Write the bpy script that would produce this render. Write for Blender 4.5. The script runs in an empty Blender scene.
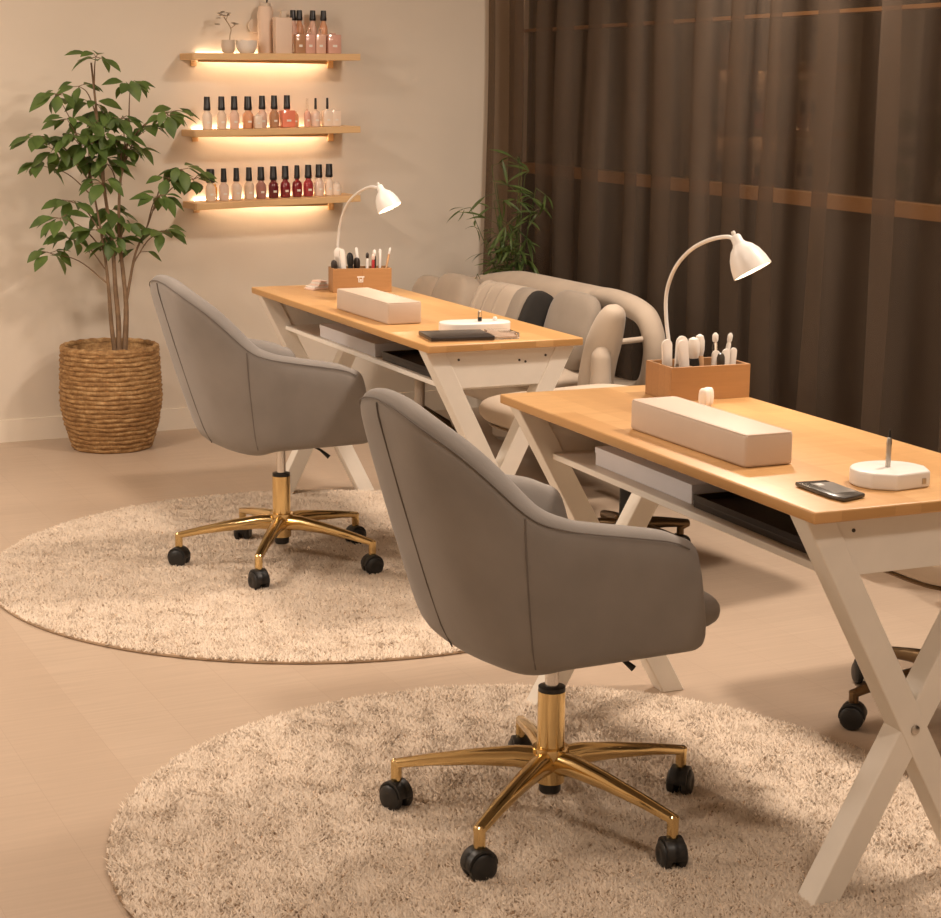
import bpy, bmesh, math, random
import numpy as np
from mathutils import Vector, Matrix
C = bpy.context.scene.collection
PI = math.pi
rnd = random.Random(7)
sc = bpy.context.scene

# ------------------------------------------------------------------ materials
def new_mat(name):
    m = bpy.data.materials.new(name); m.use_nodes = True
    nt = m.node_tree; nt.nodes.clear()
    o = nt.nodes.new('ShaderNodeOutputMaterial'); b = nt.nodes.new('ShaderNodeBsdfPrincipled')
    nt.links.new(b.outputs[0], o.inputs[0])
    return m, nt, b, o
def L(nt, a, b): nt.links.new(a, b)
def coords(nt, scale=(1,1,1), rot=(0,0,0), loc=(0,0,0)):
    tc = nt.nodes.new('ShaderNodeTexCoord'); mp = nt.nodes.new('ShaderNodeMapping')
    mp.inputs['Scale'].default_value = scale; mp.inputs['Rotation'].default_value = rot; mp.inputs['Location'].default_value = loc
    L(nt, tc.outputs['Object'], mp.inputs[0]); return mp.outputs[0]
def noise(nt, vec, scale, detail=3, rough=.5):
    n = nt.nodes.new('ShaderNodeTexNoise'); n.inputs['Scale'].default_value = scale
    n.inputs['Detail'].default_value = detail; n.inputs['Roughness'].default_value = rough
    L(nt, vec, n.inputs['Vector']); return n.outputs['Fac']
def ramp(nt, fac, stops):
    r = nt.nodes.new('ShaderNodeValToRGB'); e = r.color_ramp.elements
    while len(e) < len(stops): e.new(.5)
    for k, (p, c) in enumerate(stops):
        e[k].position = p; e[k].color = (*c, 1)
    L(nt, fac, r.inputs[0]); return r.outputs[0]
def mixc(nt, fac, a, b, mode='MIX'):
    m = nt.nodes.new('ShaderNodeMixRGB'); m.blend_type = mode
    for k, v in ((0, fac), (1, a), (2, b)):
        if hasattr(v, 'links'): L(nt, v, m.inputs[k])
        elif k == 0: m.inputs[0].default_value = v
        else: m.inputs[k].default_value = (*v, 1)
    return m.outputs[0]
def bump(nt, b, h, strength=.2, dist=.01):
    n = nt.nodes.new('ShaderNodeBump'); n.inputs['Strength'].default_value = strength; n.inputs['Distance'].default_value = dist
    L(nt, h, n.inputs['Height']); L(nt, n.outputs[0], b.inputs['Normal'])
def plain(name, col, rough=.5, metal=0, var=.06, nscale=12, sheen=0, bmp=0, bscale=200, spec=.5, coat=0):
    m, nt, b, o = new_mat(name)
    v = coords(nt)
    n = noise(nt, v, nscale)
    lo = tuple(c*(1-var) for c in col); hi = tuple(min(1, c*(1+var)) for c in col)
    L(nt, ramp(nt, n, [(.3, lo), (.7, hi)]), b.inputs['Base Color'])
    b.inputs['Roughness'].default_value = rough; b.inputs['Metallic'].default_value = metal
    b.inputs['Specular IOR Level'].default_value = spec
    b.inputs['Sheen Weight'].default_value = sheen; b.inputs['Sheen Roughness'].default_value = .4
    b.inputs['Coat Weight'].default_value = coat
    if bmp: bump(nt, b, noise(nt, v, bscale, 2), bmp, .003)
    return m
def planks(name, c1, c2, dark, width, length, rough, rotz, mortar=.0012, grain=(2, 40, 2), bstr=.08, scale=1.0, varc=.5):
    m, nt, b, o = new_mat(name)
    v = coords(nt, rot=(0, 0, rotz))
    br = nt.nodes.new('ShaderNodeTexBrick'); L(nt, v, br.inputs['Vector'])
    br.inputs['Color1'].default_value = (0, 0, 0, 1); br.inputs['Color2'].default_value = (1, 1, 1, 1); br.inputs['Mortar'].default_value = (.5, .5, .5, 1)
    br.inputs['Scale'].default_value = 1; br.inputs['Brick Width'].default_value = length; br.inputs['Row Height'].default_value = width
    br.inputs['Mortar Size'].default_value = mortar; br.offset = .37; br.offset_frequency = 3
    v2 = coords(nt, scale=grain, rot=(0, 0, rotz))
    g = noise(nt, v2, 3, 6, .6)
    base = mixc(nt, br.outputs['Color'], c1, c2)
    gr = ramp(nt, g, [(.35, (0, 0, 0)), (.7, (1, 1, 1))])
    dk = tuple(x*.86 for x in c1)
    base = mixc(nt, gr, mixc(nt, varc, base, dk), base)
    big = noise(nt, v, 1.3, 3)
    base = mixc(nt, ramp(nt, big, [(.35, (.0,)*3), (.7, (.25,)*3)]), base, tuple(min(1, x*1.12) for x in c2))
    fin = mixc(nt, br.outputs['Fac'], base, dark)
    L(nt, fin, b.inputs['Base Color'])
    b.inputs['Roughness'].default_value = rough
    bump(nt, b, g, bstr, .002)
    return m

M = {}
M['wall'] = plain('wall_paint', (.71, .63, .53), .85, var=.025, nscale=2.5, bmp=.03, bscale=90)
M['ceiling'] = plain('ceiling_paint', (.80, .76, .70), .9, var=.02)
M['trim'] = plain('trim_paint', (.80, .72, .61), .6, var=.02)
M['floor'] = planks('oak_floor', (.475, .36, .265), (.52, .405, .305), (.43, .32, .237), .19, 1.5, .42, PI/2, mortar=.0008, grain=(1.2, 30, 1), bstr=.05, varc=.6)
M['top'] = planks('butcher_block', (.56, .305, .115), (.69, .41, .175), (.50, .275, .10), .055, .42, .36, PI/2, mortar=.0003, grain=(2, 34, 2), bstr=.03, varc=.5)
M['shelfwood'] = planks('shelf_wood', (.68, .43, .20), (.78, .52, .27), (.60, .36, .16), .09, .9, .45, 0, mortar=.0003, grain=(2, 40, 40), bstr=.03)
M['railwood'] = plain('rail_wood', (.34, .19, .08), .5, var=.1)
M['panel'] = plain('dark_panel', (.02, .016, .013), .6, var=.1)
M['bamboo'] = planks('bamboo_box', (.36, .18, .07), (.45, .24, .10), (.28, .13, .05), .03, .3, .42, 0, mortar=.0004, grain=(3, 40, 40), bstr=.03)
M['white_wood'] = plain('white_painted_wood', (.82, .77, .69), .5, var=.04, nscale=9, bmp=.03, bscale=120)
M['white'] = plain('white_lacquer', (.82, .79, .75), .35, var=.01)
M['offwhite'] = plain('matte_white', (.80, .75, .69), .55, var=.02)
M['paperwhite'] = plain('white_card', (.86, .88, .95), .6, var=.02)
M['velvet'] = plain('grey_velvet', (.245, .221, .200), .85, var=.10, nscale=6, sheen=.2, bmp=.10, bscale=420)
M['piping'] = plain('grey_piping', (.15, .13, .115), .9, var=.05)
M['sofa'] = plain('taupe_upholstery', (.41, .335, .262), .85, var=.06, nscale=7, sheen=.2, bmp=.08, bscale=350)
M['sofa_light'] = plain('light_taupe_upholstery', (.47, .39, .31), .85, var=.05, nscale=7, sheen=.2, bmp=.08, bscale=350)
M['cushion_grey'] = plain('grey_cushion_fabric', (.27, .225, .18), .9, var=.06, sheen=.2, bmp=.08, bscale=350)
M['cushion_dark'] = plain('black_cushion_fabric', (.02, .017, .014), .9, var=.1)
M['seat_beige'] = plain('beige_seat_leatherette', (.62, .515, .405), .6, var=.03, nscale=5, bmp=.03, bscale=250)
M['pad'] = plain('hand_rest_leatherette', (.60, .48, .385), .5, var=.03, nscale=6, bmp=.05, bscale=380)
M['gold'] = plain('polished_brass', (.74, .55, .27), .16, 1, var=.03)
M['bronze'] = plain('dark_bronze', (.16, .105, .055), .3, .9, var=.05)
M['chrome'] = plain('chrome', (.72, .70, .68), .18, 1, var=.02)
M['black'] = plain('black_plastic', (.012, .012, .012), .4, var=.1)
M['blackcap'] = plain('black_cap', (.012, .010, .010), .32, var=.1)
M['dark'] = plain('dark_leatherette', (.03, .022, .018), .35, var=.15)
M['slate'] = plain('dark_grey_plastic', (.07, .062, .052), .25, var=.1)
M['soil'] = plain('soil', (.05, .032, .02), .95, var=.4, nscale=60, bmp=.5, bscale=90)
M['stem'] = plain('plant_stem', (.20, .125, .07), .7, var=.25, nscale=30)
M['twig'] = plain('dry_twig', (.36, .27, .17), .8, var=.2)
M['ceramic'] = plain('stoneware', (.62, .52, .42), .5, var=.06)
M['skin_card'] = plain('blush_card', (.75, .58, .46), .6, var=.03)
M['swatch'] = plain('pale_pink_plastic', (.82, .62, .53), .4, var=.05)
M['cork'] = plain('tan_wood', (.60, .36, .19), .6, var=.1)
M['red'] = plain('crimson_plastic', (.42, .03, .03), .35)
M['metal'] = plain('brushed_steel', (.50, .47, .43), .3, 1)

def leaf_mat(name, a, b_):
    m, nt, b, o = new_mat(name)
    n = noise(nt, coords(nt), 14, 2)
    L(nt, ramp(nt, n, [(.3, a), (.7, b_)]), b.inputs['Base Color'])
    b.inputs['Roughness'].default_value = .5
    t = nt.nodes.new('ShaderNodeBsdfTranslucent'); t.inputs[0].default_value = (b_[0]*1.3, b_[1]*1.4, b_[2]*.8, 1)
    mx = nt.nodes.new('ShaderNodeMixShader'); mx.inputs[0].default_value = .2
    L(nt, b.outputs[0], mx.inputs[1]); L(nt, t.outputs[0], mx.inputs[2]); L(nt, mx.outputs[0], o.inputs[0])
    return m
M['leaf'] = leaf_mat('tree_leaf', (.055, .10, .024), (.125, .195, .045))
M['leaf_thin'] = leaf_mat('bamboo_leaf', (.04, .07, .016), (.09, .13, .03))

def weave_mat():
    m, nt, b, o = new_mat('woven_seagrass')
    v = coords(nt, scale=(1, 1, 2.5))
    n1 = noise(nt, v, 26, 4, .65); n2 = noise(nt, coords(nt, scale=(1, 1, .4)), 120, 2)
    c = ramp(nt, n1, [(.28, (.17, .085, .03)), (.5, (.36, .20, .075)), (.72, (.58, .38, .18))])
    c = mixc(nt, ramp(nt, n2, [(.35, (.35,)*3), (.6, (0,)*3)]), c, (.16, .08, .03))
    L(nt, c, b.inputs['Base Color']); b.inputs['Roughness'].default_value = .8
    bump(nt, b, n2, .4, .004)
    return m
M['weave'] = weave_mat()

def rug_mat():
    m, nt, b, o = new_mat('shag_wool')
    v = coords(nt)
    n1 = noise(nt, v, 5, 3, .6); n2 = noise(nt, v, 55, 3, .6)
    c = ramp(nt, n1, [(.3, (.75, .61, .475)), (.7, (.85, .715, .575))])
    c = mixc(nt, ramp(nt, n2, [(.36, (.18,)*3), (.56, (0,)*3)]), c, (.58, .44, .31))
    L(nt, c, b.inputs['Base Color']); b.inputs['Roughness'].default_value = .95; b.inputs['Specular IOR Level'].default_value = .1
    b.inputs['Sheen Weight'].default_value = .15
    return m
M['rug'] = rug_mat()
M['rug_edge'] = plain('rug_backing', (.40, .28, .18), .9)

def glass(name, col, rough=.03, trans=1.0, ior=1.45):
    m, nt, b, o = new_mat(name)
    n = noise(nt, coords(nt), 20, 1)
    L(nt, ramp(nt, n, [(0, tuple(c*.96 for c in col)), (1, col)]), b.inputs['Base Color'])
    b.inputs['Roughness'].default_value = rough
    b.inputs['Transmission Weight'].default_value = trans; b.inputs['IOR'].default_value = ior
    return m
M['clear'] = glass('clear_acrylic', (.95, .93, .9))

def polish(name, col):
    return plain('polish_' + name, col, .12, var=.03, coat=.6)
PC = {'milk': (.86, .72, .60), 'cream': (.80, .64, .50), 'pinkish': (.78, .55, .44), 'peach': (.72, .36, .20), 'coral': (.82, .26, .16),
      'mauve': (.42, .20, .17), 'plum': (.13, .012, .020), 'wine': (.22, .018, .025), 'berry': (.36, .035, .045), 'clearpink': (.80, .62, .52),
      'brown': (.46, .25, .14), 'yellow': (.75, .40, .06), 'blush': (.76, .48, .37), 'rose': (.70, .40, .32)}
for k, c in PC.items(): M['p_' + k] = polish(k, c)

def emit(name, col, s):
    m, nt, b, o = new_mat(name)
    nt.nodes.remove(b); e = nt.nodes.new('ShaderNodeEmission')
    e.inputs[0].default_value = (*col, 1); e.inputs[1].default_value = s
    L(nt, e.outputs[0], o.inputs[0]); return m
M['led'] = emit('led_strip_glow', (1, .72, .47), 24)
M['bulb'] = emit('bulb_glow', (1, .80, .56), 22)

def curtain_mat():
    m, nt, b, o = new_mat('sheer_voile')
    v = coords(nt, scale=(1, 1, .15))
    n = noise(nt, v, 9, 3)
    col = ramp(nt, n, [(.3, (.14, .105, .078)), (.7, (.19, .148, .115))])
    d = nt.nodes.new('ShaderNodeBsdfDiffuse'); L(nt, col, d.inputs[0])
    t = nt.nodes.new('ShaderNodeBsdfTranslucent'); L(nt, col, t.inputs[0])
    tr = nt.nodes.new('ShaderNodeBsdfTransparent'); tr.inputs[0].default_value = (.80, .72, .64, 1)
    m1 = nt.nodes.new('ShaderNodeMixShader'); m1.inputs[0].default_value = .3
    L(nt, d.outputs[0], m1.inputs[1]); L(nt, t.outputs[0], m1.inputs[2])
    m2 = nt.nodes.new('ShaderNodeMixShader'); m2.inputs[0].default_value = .42
    L(nt, tr.outputs[0], m2.inputs[1]); L(nt, m1.outputs[0], m2.inputs[2])
    L(nt, m2.outputs[0], o.inputs[0]); nt.nodes.remove(b)
    return m
M['curtain'] = curtain_mat()
def pane_mat():
    m, nt, b, o = new_mat('window_glass')
    nt.nodes.remove(b)
    fr = nt.nodes.new('ShaderNodeFresnel'); fr.inputs[0].default_value = 2.3
    g = nt.nodes.new('ShaderNodeBsdfGlossy'); g.inputs['Roughness'].default_value = .02; g.inputs[0].default_value = (.9, .9, .9, 1)
    t = nt.nodes.new('ShaderNodeBsdfTransparent'); t.inputs[0].default_value = (.75, .78, .80, 1)
    mx = nt.nodes.new('ShaderNodeMixShader')
    L(nt, fr.outputs[0], mx.inputs[0]); L(nt, t.outputs[0], mx.inputs[1]); L(nt, g.outputs[0], mx.inputs[2]); L(nt, mx.outputs[0], o.inputs[0])
    return m
M['pane'] = pane_mat()

# ------------------------------------------------------------------ mesh helpers
class MB:
    """collects polygons into one mesh"""
    def __init__(s): s.v = []; s.f = []
    def add(s, vs, fs):
        n = len(s.v); s.v += [tuple(p) for p in vs]; s.f += [tuple(i+n for i in f) for f in fs]; return s
    def box(s, x0, x1, y0, y1, z0, z1):
        return s.add([(x0,y0,z0),(x1,y0,z0),(x1,y1,z0),(x0,y1,z0),(x0,y0,z1),(x1,y0,z1),(x1,y1,z1),(x0,y1,z1)],
                     [(0,3,2,1),(4,5,6,7),(0,1,5,4),(1,2,6,5),(2,3,7,6),(3,0,4,7)])
    def lathe(s, prof, n=24, c=(0,0,0), cap=True):
        vs = []; fs = []
        for r, z in prof:
            for k in range(n):
                a = 2*PI*k/n; vs.append((c[0]+r*math.cos(a), c[1]+r*math.sin(a), c[2]+z))
        for i in range(len(prof)-1):
            for k in range(n):
                fs.append((i*n+k, i*n+(k+1)%n, (i+1)*n+(k+1)%n, (i+1)*n+k))
        if cap:
            fs.append(tuple(range(n-1, -1, -1))); fs.append(tuple((len(prof)-1)*n+k for k in range(n)))
        return s.add(vs, fs)
    def tube(s, pts, rad, n=10, sx=1.0, sy=1.0):
        pts = [Vector(p) for p in pts]; m = len(pts)
        rads = rad if isinstance(rad, (list, tuple)) else [rad]*m
        vs = []; fs = []; up = None
        for i, p in enumerate(pts):
            t = (pts[min(i+1, m-1)]-pts[max(i-1, 0)]).normalized()
            if up is None:
                up = Vector((0,0,1)) if abs(t.z) < .9 else Vector((1,0,0))
            a = t.cross(up).normalized(); b = a.cross(t).normalized(); up = b
            for k in range(n):
                an = 2*PI*k/n
                vs.append(p + a*rads[i]*math.cos(an)*sx + b*rads[i]*math.sin(an)*sy)
        for i in range(m-1):
            for k in range(n):
                fs.append((i*n+k, i*n+(k+1)%n, (i+1)*n+(k+1)%n, (i+1)*n+k))
        fs.append(tuple(range(n-1, -1, -1))); fs.append(tuple((m-1)*n+k for k in range(n)))
        return s.add(vs, fs)
    def prism(s, poly, z0, z1):
        n = len(poly)
        vs = [(x, y, z0) for x, y in poly]+[(x, y, z1) for x, y in poly]
        fs = [tuple(range(n-1, -1, -1)), tuple(range(n, 2*n))]+[(k, (k+1)%n, n+(k+1)%n, n+k) for k in range(n)]
        return s.add(vs, fs)
    def xzprism(s, poly, y0, y1):
        n = len(poly)
        vs = [(x, y0, z) for x, z in poly]+[(x, y1, z) for x, z in poly]
        fs = [tuple(range(n)), tuple(range(2*n-1, n-1, -1))]+[((k+1)%n, k, n+k, n+(k+1)%n) for k in range(n)]
        return s.add(vs, fs)
    def xf(s, mtx):
        s.v = [tuple(mtx @ Vector(p)) for p in s.v]; return s
    def build(s, name, mat, parent=None, smooth=True, bevel=0, seg=2, subsurf=0, angle=40, loc=None, rotz=0):
        me = bpy.data.meshes.new(name); me.from_pydata(s.v, [], s.f)
        bm = bmesh.new(); bm.from_mesh(me)
        bmesh.ops.recalc_face_normals(bm, faces=bm.faces)
        if bevel:
            es = [e for e in bm.edges if len(e.link_faces) == 2 and e.calc_face_angle(0) > math.radians(30)]
            bmesh.ops.bevel(bm, geom=es, offset=bevel, segments=seg, profile=.5, affect='EDGES', clamp_overlap=True)
        bm.to_mesh(me); bm.free()
        if smooth:
            me.polygons.foreach_set('use_smooth', [True]*len(me.polygons))
            me.set_sharp_from_angle(angle=math.radians(angle))
        me.materials.append(M[mat] if isinstance(mat, str) else mat)
        o = bpy.data.objects.new(name, me); C.objects.link(o)
        if parent: o.parent = parent
        if loc is not None: o.location = loc
        o.rotation_euler[2] = rotz
        if subsurf:
            md = o.modifiers.new('sub', 'SUBSURF'); md.levels = subsurf; md.render_levels = subsurf
        return o
def tag(o, label=None, cat=None, group=None, kind=None):
    if label: o['label'] = label
    if cat: o['category'] = cat
    if group: o['group'] = group
    if kind: o['kind'] = kind
    return o
def empty(name, loc, rotz, label, cat, group=None):
    o = bpy.data.objects.new(name, None); C.objects.link(o); o.empty_display_size = .05
    o.location = loc; o.rotation_euler = (0, 0, rotz)
    return tag(o, label, cat, group)
def grid_faces(n, m, close_n=False):
    fs = []
    for i in range(n if close_n else n-1):
        for j in range(m-1):
            i2 = (i+1) % n
            fs.append((i*m+j, i2*m+j, i2*m+j+1, i*m+j+1))
    return fs
def spline(pts, n):
    """Catmull-Rom through pts"""
    P = [Vector(p) for p in pts]; P = [P[0]*2-P[1]]+P+[P[-1]*2-P[-2]]
    out = []
    for i in range(1, len(P)-2):
        for k in range(n):
            t = k/n; a, b, c, d = P[i-1], P[i], P[i+1], P[i+2]
            out.append(.5*((2*b)+(c-a)*t+(2*a-5*b+4*c-d)*t*t+(3*b-a-3*c+d)*t**3))
    out.append(P[-2]); return out
def sstep(x, a, b):
    t = min(1, max(0, (x-a)/(b-a))); return t*t*(3-2*t)
def cushion(w, d, h, pw=.35, n=18, bulge=.0):
    """pillow-like superellipsoid, width x, depth y, height z centred on origin"""
    vs = []; fs = []
    def sp(x, e): return math.copysign(abs(x)**e, x)
    m = n*2
    for i in range(n+1):
        ph = -PI/2+PI*i/n
        for k in range(m):
            th = 2*PI*k/m
            vs.append((w/2*sp(math.cos(ph), .5)*sp(math.cos(th), pw), d/2*sp(math.cos(ph), .5)*sp(math.sin(th), pw), h/2*sp(math.sin(ph), .8)))
    for i in range(n):
        for k in range(m):
            fs.append((i*m+k, i*m+(k+1)%m, (i+1)*m+(k+1)%m, (i+1)*m+k))
    return vs, fs

# ------------------------------------------------------------------ room shell
YW = 7.3415; XL = -1.75; YF = -.7; ZC = 2.65
def wp(s, off=0.0):              # point on the window wall, s metres from the corner, off into the room
    n = math.hypot(1, .077)
    return (3.80-.077*s/n-off/n, YW-s/n+.077*off/n)
def struct(o): o['kind'] = 'structure'; return o
xf, yf = wp(8.1)
struct(MB().prism([(XL-.1, YF-.1), (xf+.25, YF-.1), (4.1, YF-.1), (4.1, YW+.1), (XL-.1, YW+.1)], -.08, 0).build('floor', 'floor', smooth=False))
struct(MB().prism([(XL-.1, YF-.1), (4.1, YF-.1), (4.1, YW+.1), (XL-.1, YW+.1)], ZC, ZC+.08).build('ceiling', 'ceiling', smooth=False))
struct(MB().box(XL-.1, 4.1, YW, YW+.1, 0, ZC).build('wall_back', 'wall', smooth=False))
struct(MB().box(XL-.1, XL, YF, YW, 0, ZC).build('wall_left', 'wall', smooth=False))
struct(MB().box(XL-.1, 4.1, YF-.1, YF, 0, ZC).build('wall_front', 'wall', smooth=False))
def wbox(mb, s0, s1, o0, o1, z0, z1):
    return mb.prism([wp(s0, o0), wp(s1, o0), wp(s1, o1), wp(s0, o1)], z0, z1)
w = MB(); wbox(w, 0, 8.05, 0, -.12, 2.45, ZC); wbox(w, 0, .06, 0, -.12, 0, 2.45); wbox(w, 7.4, 8.05, 0, -.12, 0, 2.45)
struct(w.build('wall_right', 'wall', smooth=False))
wn = bpy.data.objects.new('window_1', None); C.objects.link(wn); struct(wn)
f = MB(); wbox(f, .06, 7.4, .0, -.05, 0, .06); wbox(f, .06, 7.4, 0, -.05, 2.39, 2.45); wbox(f, .06, .11, 0, -.05, .06, 2.39); wbox(f, 7.35, 7.4, 0, -.05, .06, 2.39)
f.build('window_frame', 'white', wn, smooth=False)
for z, h in ((1.075, .045), (1.685, .012)):
    wbox(MB(), .11, 7.35, .012, -.05, z, z+h).build('window_rail', 'railwood', wn, smooth=False)
wbox(MB(), .11, 7.35, 0, -.016, .06, 1.075).build('added_lower_panel', 'panel', wn, smooth=False)  # added dark sheet, keeps room reflections out below the rail so folds stay darker
wbox(MB(), .11, 7.35, -.02, -.028, 1.10, 2.39).build('window_pane', 'pane', wn, smooth=False)
struct(MB().box(XL, 3.77, YW-.014, YW, 0, .092).build('baseboard_back', 'trim', smooth=False))
struct(MB().box(XL, XL+.014, YF, YW-.014, 0, .092).build('baseboard_left', 'trim', smooth=False))

# curtain : deep irregular pleats, gathered so that neighbouring folds overlap
def curtain():
    r = random.Random(3)
    ph = 0; rows = []
    nz = 14; smax = 7.3
    pl = []; s = .04
    while s < smax:
        wl = r.uniform(.20, .40); pl.append((s, wl, r.uniform(.04, .075), r.uniform(.45, .75))); s += wl
    pts = []
    for (s0, wl, A, ov) in pl:
        for k in range(14):
            t = k/14; a = 2*PI*t
            pts.append((s0+wl*(t-ov*.30*math.sin(2*a)/1.0*.5), A*math.sin(a), s0))
    zs = [.07+(2.40-.07)*i/(nz-1) for i in range(nz)]
    vs = []
    for i, (s, o, s0) in enumerate(pts):
        for j, z in enumerate(zs):
            t = j/(nz-1)
            oo = .115+o*(1.0-.25*t)+.008*math.sin(3*z+s0*5)
            x, y = wp(max(.015, s+.012*math.sin(2.2*z+s0*9)*(1-t)), oo); vs.append((x, y, z))
    o = MB().add(vs, grid_faces(len(pts), nz)).build('sheer_curtain', 'curtain', angle=180)
    tag(o, 'floor length sheer brown pleated curtain covering the dark window wall', 'curtain')
curtain()

# ------------------------------------------------------------------ wall shelves with LED strips
SX0, SX1 = 2.247, 2.972
def shelf(z0l, z0r, label):
    root = empty('floating_shelf', (SX0, YW, z0l), 0, label, 'shelf', 'lit floating shelves on the back wall')
    w_ = SX1-SX0; dz = z0r-z0l; th = .027
    MB().add([(0,-.2,-th),(w_,-.2,dz-th),(w_,-.012,dz-th),(0,-.012,-th),(0,-.2,0),(w_,-.2,dz),(w_,-.012,dz),(0,-.012,0)],
             [(0,3,2,1),(4,5,6,7),(0,1,5,4),(1,2,6,5),(2,3,7,6),(3,0,4,7)]).build('board', 'shelfwood', root, smooth=False, bevel=.002)
    for x in (.06, w_-.06):
        MB().box(x-.012, x+.012, -.012, 0, -.05, .0).build('bracket', 'shelfwood', root, smooth=False)
    MB().box(.06, w_-.10, -.078, -.060, -th-.011+dz/2, -th+.004+dz/2).build('led_channel', 'shelfwood', root, smooth=False)
    MB().box(.07, w_-.11, -.0595, -.056, -th-.009+dz/2, -th-.001+dz/2).build('led_strip', 'led', root, smooth=False)
    MB().box(.05, w_-.05, -.0105, -.003, -.012+dz/2, -.005+dz/2).build('led_strip', 'led', root, smooth=False)
SZ = [(1.568, 1.577), (1.261, 1.279), (.967, .990)]
shelf(*SZ[0], 'topmost floating wooden shelf, lit, holding vases, cards and bottles')
shelf(*SZ[1], 'middle floating wooden shelf, lit, holding pale polish bottles')
shelf(*SZ[2], 'lowest floating wooden shelf, lit, holding dark red polish bottles')
def shx(px): return 2.299+(px-200)*(.573/130)
def shz(k, x):
    a, b = SZ[k]; return a+(b-a)*(x-SX0)/(SX1-SX0)

def bottle(k, px, col, label, w=.036, h=.072, cap=.056, capw=.026, square=False, group=None, y=None, capmat='blackcap', neck=True, z=None):
    x = shx(px); y = YW-.105 if y is None else y
    root = empty('nail_polish_bottle', (x, y, shz(k, x)+.0005 if z is None else z), 0, label, 'bottle', group)
    b = MB()
    r = w/2
    if square:
        b.box(-r, r, -r*.8, r*.8, 0, h); b.box(-r*.35, r*.35, -r*.35, r*.35, h, h+.006)
        b.build('glass_body', 'p_'+col, root, bevel=.004, seg=2)
    else:
        b.lathe([(r*.9, 0), (r, .004), (r*1.02, h*.45), (r*1.0, h*.74), (r*.90, h*.86), (r*.62, h*.96), (capw*.40, h), (capw*.40, h+.006)], 20).build('glass_body', 'p_'+col, root)
    if cap:
        MB().lathe([(capw*.52, 0), (capw*.56, .003), (capw*.56, .012), (capw*.53, .014), (capw*.48, cap-.003), (capw*.45, cap)], 18, (0, 0, h+.006)).build('cap', capmat, root)
    MB().box(-r*.34, r*.34, -r*1.04 if not square else -r*.83, -r*.96 if not square else -r*.79, h*.34, h*.46).build('label_patch', 'offwhite', root, smooth=False)
    return root
mid = [(207, 'milk', 'leftmost milky polish bottle on the middle shelf'), (221, 'cream', 'second milky polish bottle on the middle shelf'),
       (233.5, 'pinkish', 'third bottle from the left on the middle shelf, dusty pink'), (261, 'pinkish', 'pink bottle between the small square milky one and the brownish one'),
       (273, 'brown', 'brownish bottle on the middle shelf, left of the coral one')]
for px, c, l in mid: bottle(1, px, c, l, w=.040, h=.070, group='black capped polish on the middle shelf')
bottle(1, 247, 'peach', 'peach brown bottle with wide black cap on the middle shelf', w=.046, h=.068, capw=.030, group='black capped polish on the middle shelf')
bottle(1, 253.5, 'milk', 'small square milky bottle without cap beside the peach brown one', w=.032, h=.052, cap=0, square=True, y=YW-.145)
bottle(1, 286, 'coral', 'coral red square polish bottle on the middle shelf', w=.058, h=.070, square=True, group='black capped polish on the middle shelf')
bottle(1, 296, 'peach', 'round caramel jar right of the coral bottle', w=.04, h=.058, cap=0, y=YW-.07)
for px, c, l, s_ in [(306.5, 'rose', 'slim rose dropper bottle with clear tip on the middle shelf', False), (315, 'clearpink', 'clear bottle with thin dark tip on the middle shelf', False),
                 (327, 'milk', 'white square bottle with thin black tip on the middle shelf', True)]:
    bottle(1, px, c, l, w=.028 if px < 310 else .042, h=.066, cap=.046, capw=.010, square=s_, group='slim tipped bottles on the middle shelf', capmat='blackcap' if px > 310 else 'clear')
bottle(1, 335.5, 'milk', 'rightmost white square bottle without tip on the middle shelf', w=.04, h=.066, cap=0, square=True)
low = [(209, 'cream', 'leftmost bottle with widest black cap on the lowest shelf', .034), (222, 'clearpink', 'second bottle from left on the lowest shelf, behind the leaf', .023),
       (234.5, 'milk', 'third bottle from left on the lowest shelf, milky', .023), (247, 'cream', 'fourth bottle from left on the lowest shelf, creamy', .024),
       (259, 'mauve', 'mauve bottle left of the darkest one on the lowest shelf', .028), (271.5, 'plum', 'darkest plum bottle on the lowest shelf', .028),
       (283.5, 'wine', 'wine red bottle right of the darkest plum one', .028), (295.5, 'wine', 'second wine red bottle, left of the crimson one', .022),
       (307, 'berry', 'crimson rounded bottle, last of the reds on the lowest shelf', .028), (318, 'clearpink', 'clear pink bottle right of the crimson one on the lowest shelf', .027),
       (328.5, 'milk', 'rightmost tall capped bottle on the lowest shelf', .028)]
for px, c, l, cw in low: bottle(2, px, c, l, w=.042 if px != 328.5 else .034, h=.070, capw=cw, group='black capped polish on the lowest shelf')
bottle(2, 336, 'milk', 'short milky jar at the right end of the lowest shelf', w=.042, h=.05, cap=0)
bottle(2, 215.5, 'yellow', 'short yellow bottle behind a drooping leaf on the lowest shelf', w=.03, h=.06, cap=0, y=YW-.06)
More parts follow.
